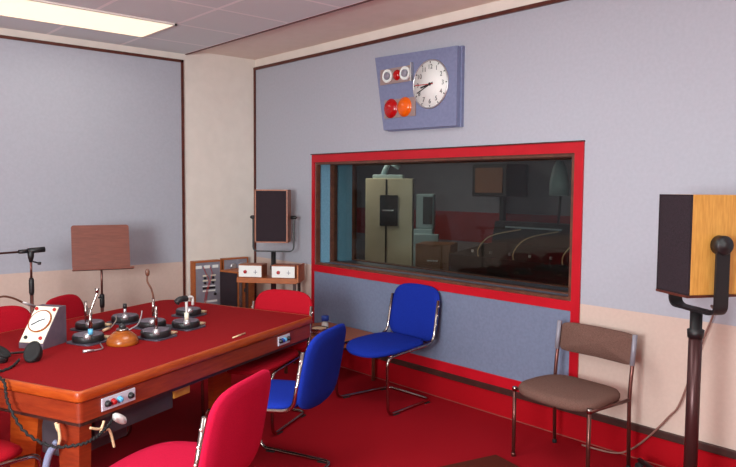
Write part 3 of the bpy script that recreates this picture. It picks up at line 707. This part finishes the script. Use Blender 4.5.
# racks along the left wall
def rack(y0, y1, xf, h, label, kind):
    e = empty('equipment_rack', (0.02, (y0 + y1) / 2, 0), 0, label, 'equipment rack', 'grey equipment racks by the left wall')
    hw = (y1 - y0) / 2
    mb = MB(); mb.box((0, -hw + .02, 0), (xf - .02, hw - .02, h - .02)); mb.box((0, -hw, 0), (xf, -hw + .012, h)); mb.box((0, hw - .012, 0), (xf, hw, h)); mb.box((0, -hw + .012, h - .014), (xf, hw - .012, h)); mb.build('case', M['cab_wood'], e)
    f = MB(); f.box((xf - .02, -hw + .014, .1), (xf - .006, hw - .014, h - .016)); fp = f.build('front_panel', M['steel_grey'], e)
    x = xf - .006
    def kb(y, z, r, m, nm='knob', d=.014):
        mb = MB(); mb.lathe([(r, 0), (r, d), (r * .7, d + .003)], n=16, mat=Matrix.Translation((x, y, z)) @ Matrix.Rotation(PI / 2, 4, 'Y')); mb.build(nm, M[m], e)
    def lb(y0_, y1_, z0, z1, m, nm='label_strip'):
        mb = MB(); mb.box((x - .001, y0_, z0), (x + .004, y1_, z1)); mb.build(nm, M[m], e)
    if kind == 0:
        for yy in (-.10, -.01, .085):
            lb(yy - .035, yy + .03, h - .075, h - .045, 'white_face', 'meter')
        for yy in (-.03, .06):
            for zz in (h - .15, h - .2):
                lb(yy - .028, yy + .025, zz - .006, zz + .008, 'cream_face')
                kb(yy - .008, zz - .022, .012, 'black')
        lb(-.06, .08, h - .285, h - .265, 'black', 'slot'); lb(-.06, .08, h - .26, h - .25, 'white_face'); lb(-.06, .08, h - .31, h - .295, 'white_face')
        kb(.075, h - .34, .014, 'black')
        lb(-.04, .1, h - .42, h - .40, 'white_face')
        mb = MB()
        for yy, y2 in ((-.05, -.035), (.02, -.02)):
            mb.tube(smooth_path([(x, yy, h - .06), (x + .03, yy + .01, h - .12), (x + .03, y2 + .03, h - .2), (x + .03, y2, h - .3), (x + .02, y2 - .02, h - .42), (x, y2 - .02, h - .45)]), .003, n=6)
        mb.build('patch_cord', M['red_knob'], e)
    else:
        for yy in (-.03, .06): kb(yy, h - .085, .034, 'silver', 'dial', .012)
rack(-.775, -.475, .09, .908, 'tall grey patch rack with meters and red patch cords against the left wall', 0)
rack(-.44, -.14, .06, .915, 'grey equipment rack with two round dials in the far left corner', 1)

# ------------------------------------------------------------------ music stand, boom stand
e = empty('music_stand', (.62, -1.88, 0), math.radians(-15), 'brown wooden music stand in front of the left wall', 'music stand')
FR = Matrix.Rotation(math.radians(90), 4, 'Z')   # front faces +x
tilt = Matrix.Translation((.0, 0, .965)) @ Matrix.Rotation(math.radians(-12), 4, 'Y')
mb = MB(); mb.prism([(y, z) for y, z in rrect(-.225, 0, .225, .365, .02)], -.009, .009, mat=tilt @ Matrix(((0, 0, 1, 0), (1, 0, 0, 0), (0, 1, 0, 0), (0, 0, 0, 1)))); mb.build('desk', M['desk_wood'], e)
mb = MB(); mb.box((-.01, -.225, -.012), (.06, .25, .004), bevel=.003, mat=tilt); mb.build('ledge', M['desk_wood'], e)
mb = MB(); mb.tube([(-.02, 0, .02), (-.02, 0, .70)], .013, M['brown_metal']); mb.tube([(-.02, 0, .68), (-.02, 0, 1.05)], .009, M['brown_metal']); mb.build('pole', None, e)
mb = MB(); mb.lathe([(.017, .64), (.02, .66), (.02, .74), (.017, .75)], n=16, at=(-.02, 0, 0)); mb.tube([(-.02, 0, .73), (.03, -.03, .73)], .008); mb.build('clamp', M['black'], e)
for kk in range(3):
    a = kk * 2 * PI / 3
    mb = MB(); mb.tube(bez([(-.02, 0, .12), (-.02 + .12 * math.cos(a), .12 * math.sin(a), .10), (-.02 + .26 * math.cos(a), .26 * math.sin(a), .012)], .06), .010); mb.build('foot', M['brown_metal'], e)
e = empty('microphone_boom_stand', (.76, -2.465, 0), 0, 'black microphone boom stand with horizontal arm in front of the left wall', 'microphone stand')
mb = MB(); mb.tube([(0, 0, .03), (0, 0, .95)], .013, M['brown_metal']); mb.tube([(0, 0, .9), (0, 0, 1.13)], .009, M['brown_metal']); mb.build('pole', None, e)
mb = MB(); mb.lathe([(.014, .82), (.019, .84), (.019, .93), (.014, .95)], n=14); mb.build('clutch', M['black'], e)
mb = MB(); mb.lathe([(.012, 1.07), (.022, 1.11), (.024, 1.15), (.014, 1.165)], n=14); mb.tube([(0, 0, 1.08), (.01, .05, 1.06)], .006); mb.lathe([(.012, -.01), (.014, .01)], n=10, at=(.012, .056, 1.058)); mb.build('swivel', M['black'], e)
mb = MB(); mb.tube([(0, -.06, 1.152), (0, -.75, 1.135)], .008); mb.build('boom_arm', M['brown_metal'], e)
mb = MB(); mb.tube([(0, -.085, 1.152), (0, -.02, 1.155)], .016); mb.tube([(0, -.02, 1.156), (0, .10, 1.162)], .021); mb.build('counterweight', M['black'], e)
for kk in range(3):
    a = kk * 2 * PI / 3 + .4
    mb = MB(); mb.tube([(0, 0, .10), (.30 * math.cos(a), .30 * math.sin(a), .013)], .011); mb.build('foot', M['brown_metal'], e)

# mat and cable on the floor
e = MB(); mc = Vector((3.75, -.645, 0)); u1 = Vector((-.16, -.66, 0)); u2 = Vector((.56, -.12, 0))
e.rings([[mc + Vector((0, 0, z)), mc + u2 + Vector((0, 0, z)), mc + u1 + u2 + Vector((0, 0, z)), mc + u1 + Vector((0, 0, z))] for z in (.001, .012)], smooth=False)
tag(e.build('floor_mat', M['mat']), 'dark brown mat on the red carpet in front of the brown side chair', 'mat')
mb = MB(); mb.tube(smooth_path([pc + Vector((.05, .07, 1.072)), (4.86, -.30, 1.05), (4.80, -.12, 1.01), (4.765, -.05, .942), (4.721, -.05, .81), (4.611, -.05, .435), (4.54, -.048, .32), (4.416, -.042, .162), (4.30, -.045, .05), (4.2, -.06, .010), (4.0, -.08, .007)], 10), .006, n=6)
tag(mb.build('speaker_cable', M['cable_brown']), 'thin brown cable running from the right loudspeaker down to the carpet edge', 'cable')

# ------------------------------------------------------------------ control room contents
e = empty('equipment_cabinet', (-.16, 2.13, 0), math.radians(40), 'tall cream cabinet seen through the window', 'cabinet')
mb = MB(); mb.box((-.30, -.15, 0), (.30, .15, 1.77), bevel=.006); mb.build('case', M['ctl_cab'], e)
mb = MB(); mb.box((-.045, -.156, .02), (-.025, -.146, 1.76)); mb.build('door_gap', M['ctl_dark'], e)
mb = MB(); mb.box((-.115, -.162, 1.17), (.115, -.148, 1.56)); mb.build('dark_window', M['ctl_dark'], e)
mb = MB(); mb.box((-.08, -.168, 1.36), (.06, -.16, 1.375)); mb.build('handle', M['silver'], e)
e = empty('desk_lamp', (-.16, 2.13, 1.77), math.radians(40), 'pale lamp standing on top of the cream cabinet beyond the glass', 'lamp')
mb = MB(); mb.box((-.22, -.1, 0), (.17, .1, .05), bevel=.01); mb.build('base', M['ctl_grey'], e)
mb = MB(); mb.tube([(-.10, 0, .04), (-.01, 0, .24)], .035, n=10); mb.tube([(.02, 0, .20), (.12, 0, .15)], .04, n=10); mb.build('arm', M['ctl_grey'], e)
e = empty('tape_machine', (.22, 2.40, 0), math.radians(38), 'pale grey tape machine standing right of the cream cabinet beyond the glass', 'tape machine')
mb = MB(); mb.box((-.14, -.15, 0), (.10, .15, 1.14), bevel=.01); mb.build('body', M['ctl_grey'], e)
mb = MB(); mb.box((-.12, -.10, 1.14), (.11, .12, 1.58), bevel=.02); mb.build('upper_unit', M['ctl_grey'], e)
mb = MB(); mb.box((-.03, -.108, 1.2), (.09, -.098, 1.54)); mb.build('screen', M['ctl_dark'], e)
mb = MB(); mb.box((-.13, -.22, .96), (.18, -.14, 1.08), bevel=.01); mb.build('shelf', M['ctl_grey'], e)
e = empty('drawer_unit', (.97, 1.80, 0), math.radians(30), 'brown wooden drawer unit low in the window beside the mixing desk', 'drawers')
mb = MB(); mb.box((-.2, -.2, 0), (.2, .2, 1.03), bevel=.006); mb.build('case', M['ctl_wood'], e)
for k in range(3):
    mb = MB(); mb.box((-.18, -.212, .06 + k * .31), (.18, -.198, .35 + k * .31)); d = mb.build('drawer', M['ctl_wood'], e)
    mb = MB(); mb.box((-.06, -.225, .22 + k * .31), (.06, -.21, .235 + k * .31)); mb.build('handle', M['silver'], d)
e = empty('mixing_desk', (2.97, 1.45, 0), 0, 'dark mixing desk along the right half of the control room window', 'mixing desk')
mb = MB(); mb.box((-1.1, -.45, .0), (1.25, .4, .98)); mb.build('cabinet', M['ctl_dark'], e)
mb = MB(); mb.rings([[Vector((x, y, z)) for y, z in ((-.45, .98), (-.45, 1.02), (.2, 1.1), (.25, 1.32), (.4, 1.32), (.4, .98))] for x in (-1.1, 1.25)], smooth=False); mb.build('console_top', M['ctl_dark'], e)
for k in range(10):
    x = -.95 + k * .22
    mb = MB(); mb.box((x, -.3, 1.04), (x + .02, -.285, 1.065)); mb.build('fader', M['silver'] if k % 3 else M['off_white'], e)
mb = MB(); mb.box((-.95, .22, 1.26), (-.3, .26, 1.275)); mb.box((.1, .22, 1.25), (.75, .26, 1.28)); mb.build('meter_strip', M['ctl_grey'], e)
mb = MB()
for x in (-.75, -.35, .15): mb.tube(smooth_path([(x, -.42, .98), (x + .02, -.46, 1.1), (x + .12, -.4, 1.22), (x + .3, -.2, 1.28)]), .006, n=6)
mb.build('cable_loop', M['tan'], e)
e = empty('monitor_loudspeaker', (.66, 3.3, 1.55), 0, 'dark monitor box high on the far wall of the control room', 'loudspeaker')
mb = MB(); mb.box((-.28, -.2, 0), (.28, .25, .42), bevel=.01); mb.build('case', M['ctl_dark'], e)
mb = MB(); mb.box((-.22, -.21, .05), (.22, -.198, .37)); mb.build('grille', M['ctl_wood'], e)
mb = MB(); mb.box((.1, -.1, -1.55), (.16, -.04, 0)); mb.build('stand', M['ctl_dark'], e)
e = empty('anglepoise_lamp', (2.62, 1.70, 1.32), 0, 'pale hanging lamp shade at the right of the control room window', 'lamp')
mb = MB(); mb.tube([(0, 0, 0), (.02, 0, .30)], .012); mb.build('arm', M['ctl_dark'], e)
mb = MB(); mb.lathe([(.03, .60), (.06, .54), (.09, .40), (.09, .27), (.07, .27)], n=20); mb.build('shade', M['ctl_grey'], e)

# ------------------------------------------------------------------ lights, camera
def area(name, loc, rot, sx, sy, power, col=(.95, 1, .98)):
    l = bpy.data.lights.new(name, 'AREA'); l.shape = 'RECTANGLE'; l.size = sx; l.size_y = sy; l.energy = power; l.color = col
    o = bpy.data.objects.new(name, l); COL.objects.link(o); o.location = loc; o.rotation_euler = rot; return o
for i, (x, y) in enumerate(((3.6, -2.08), (6.4, -2.08), (3.6, -4.9), (6.4, -4.9))):  # unseen ceiling lamps, added to light the room evenly
    area('fluorescent_and_fill_light', (x, y, ZC - .02), (0, 0, 0), .6, 1.24, 27)
area('fluorescent_and_fill_light', (.81, -2.08, ZC - .02), (0, 0, 0), .58, 1.22, 5)
area('control_room_light', (-.4, 1.35, 2.7), (0, 0, 0), .5, .9, 42, (1, .95, .85))
CAMLOC = Vector((6.364, -4.032, 1.65))
R = Matrix(((.662938, -.054196, .74671), (.748633, .037497, -.661923), (.007874, .997826, .065431)))
fl = area('added_soft_flash', (5.8, -6.2, 1.7), (0, 0, 0), 1.2, 1.2, 285, (.90, .98, 1))  # unseen soft flash, added for light from the front
fl.rotation_euler = (Vector((1.6, -1.2, 2.1)) - Vector((5.8, -6.2, 1.7))).to_track_quat('-Z', 'Y').to_euler()
w = bpy.data.worlds.new('World'); S.world = w; w.use_nodes = True
w.node_tree.nodes['Background'].inputs[0].default_value = (.5, .5, .55, 1); w.node_tree.nodes['Background'].inputs[1].default_value = .05
cam = bpy.data.cameras.new('camera'); co = bpy.data.objects.new('camera', cam); COL.objects.link(co)
cam.sensor_width = 36; cam.lens = 696.12 / 736 * 36
mw = R.to_quaternion().to_matrix().to_4x4(); mw.translation = CAMLOC; co.matrix_world = mw
cam.clip_start = .02
S.camera = co
S.view_settings.view_transform = 'Standard'; S.view_settings.look = 'None'; S.view_settings.gamma = 1; S.view_settings.exposure = -0.02
S.cycles.use_denoising = True
S.cycles.max_bounces = 8
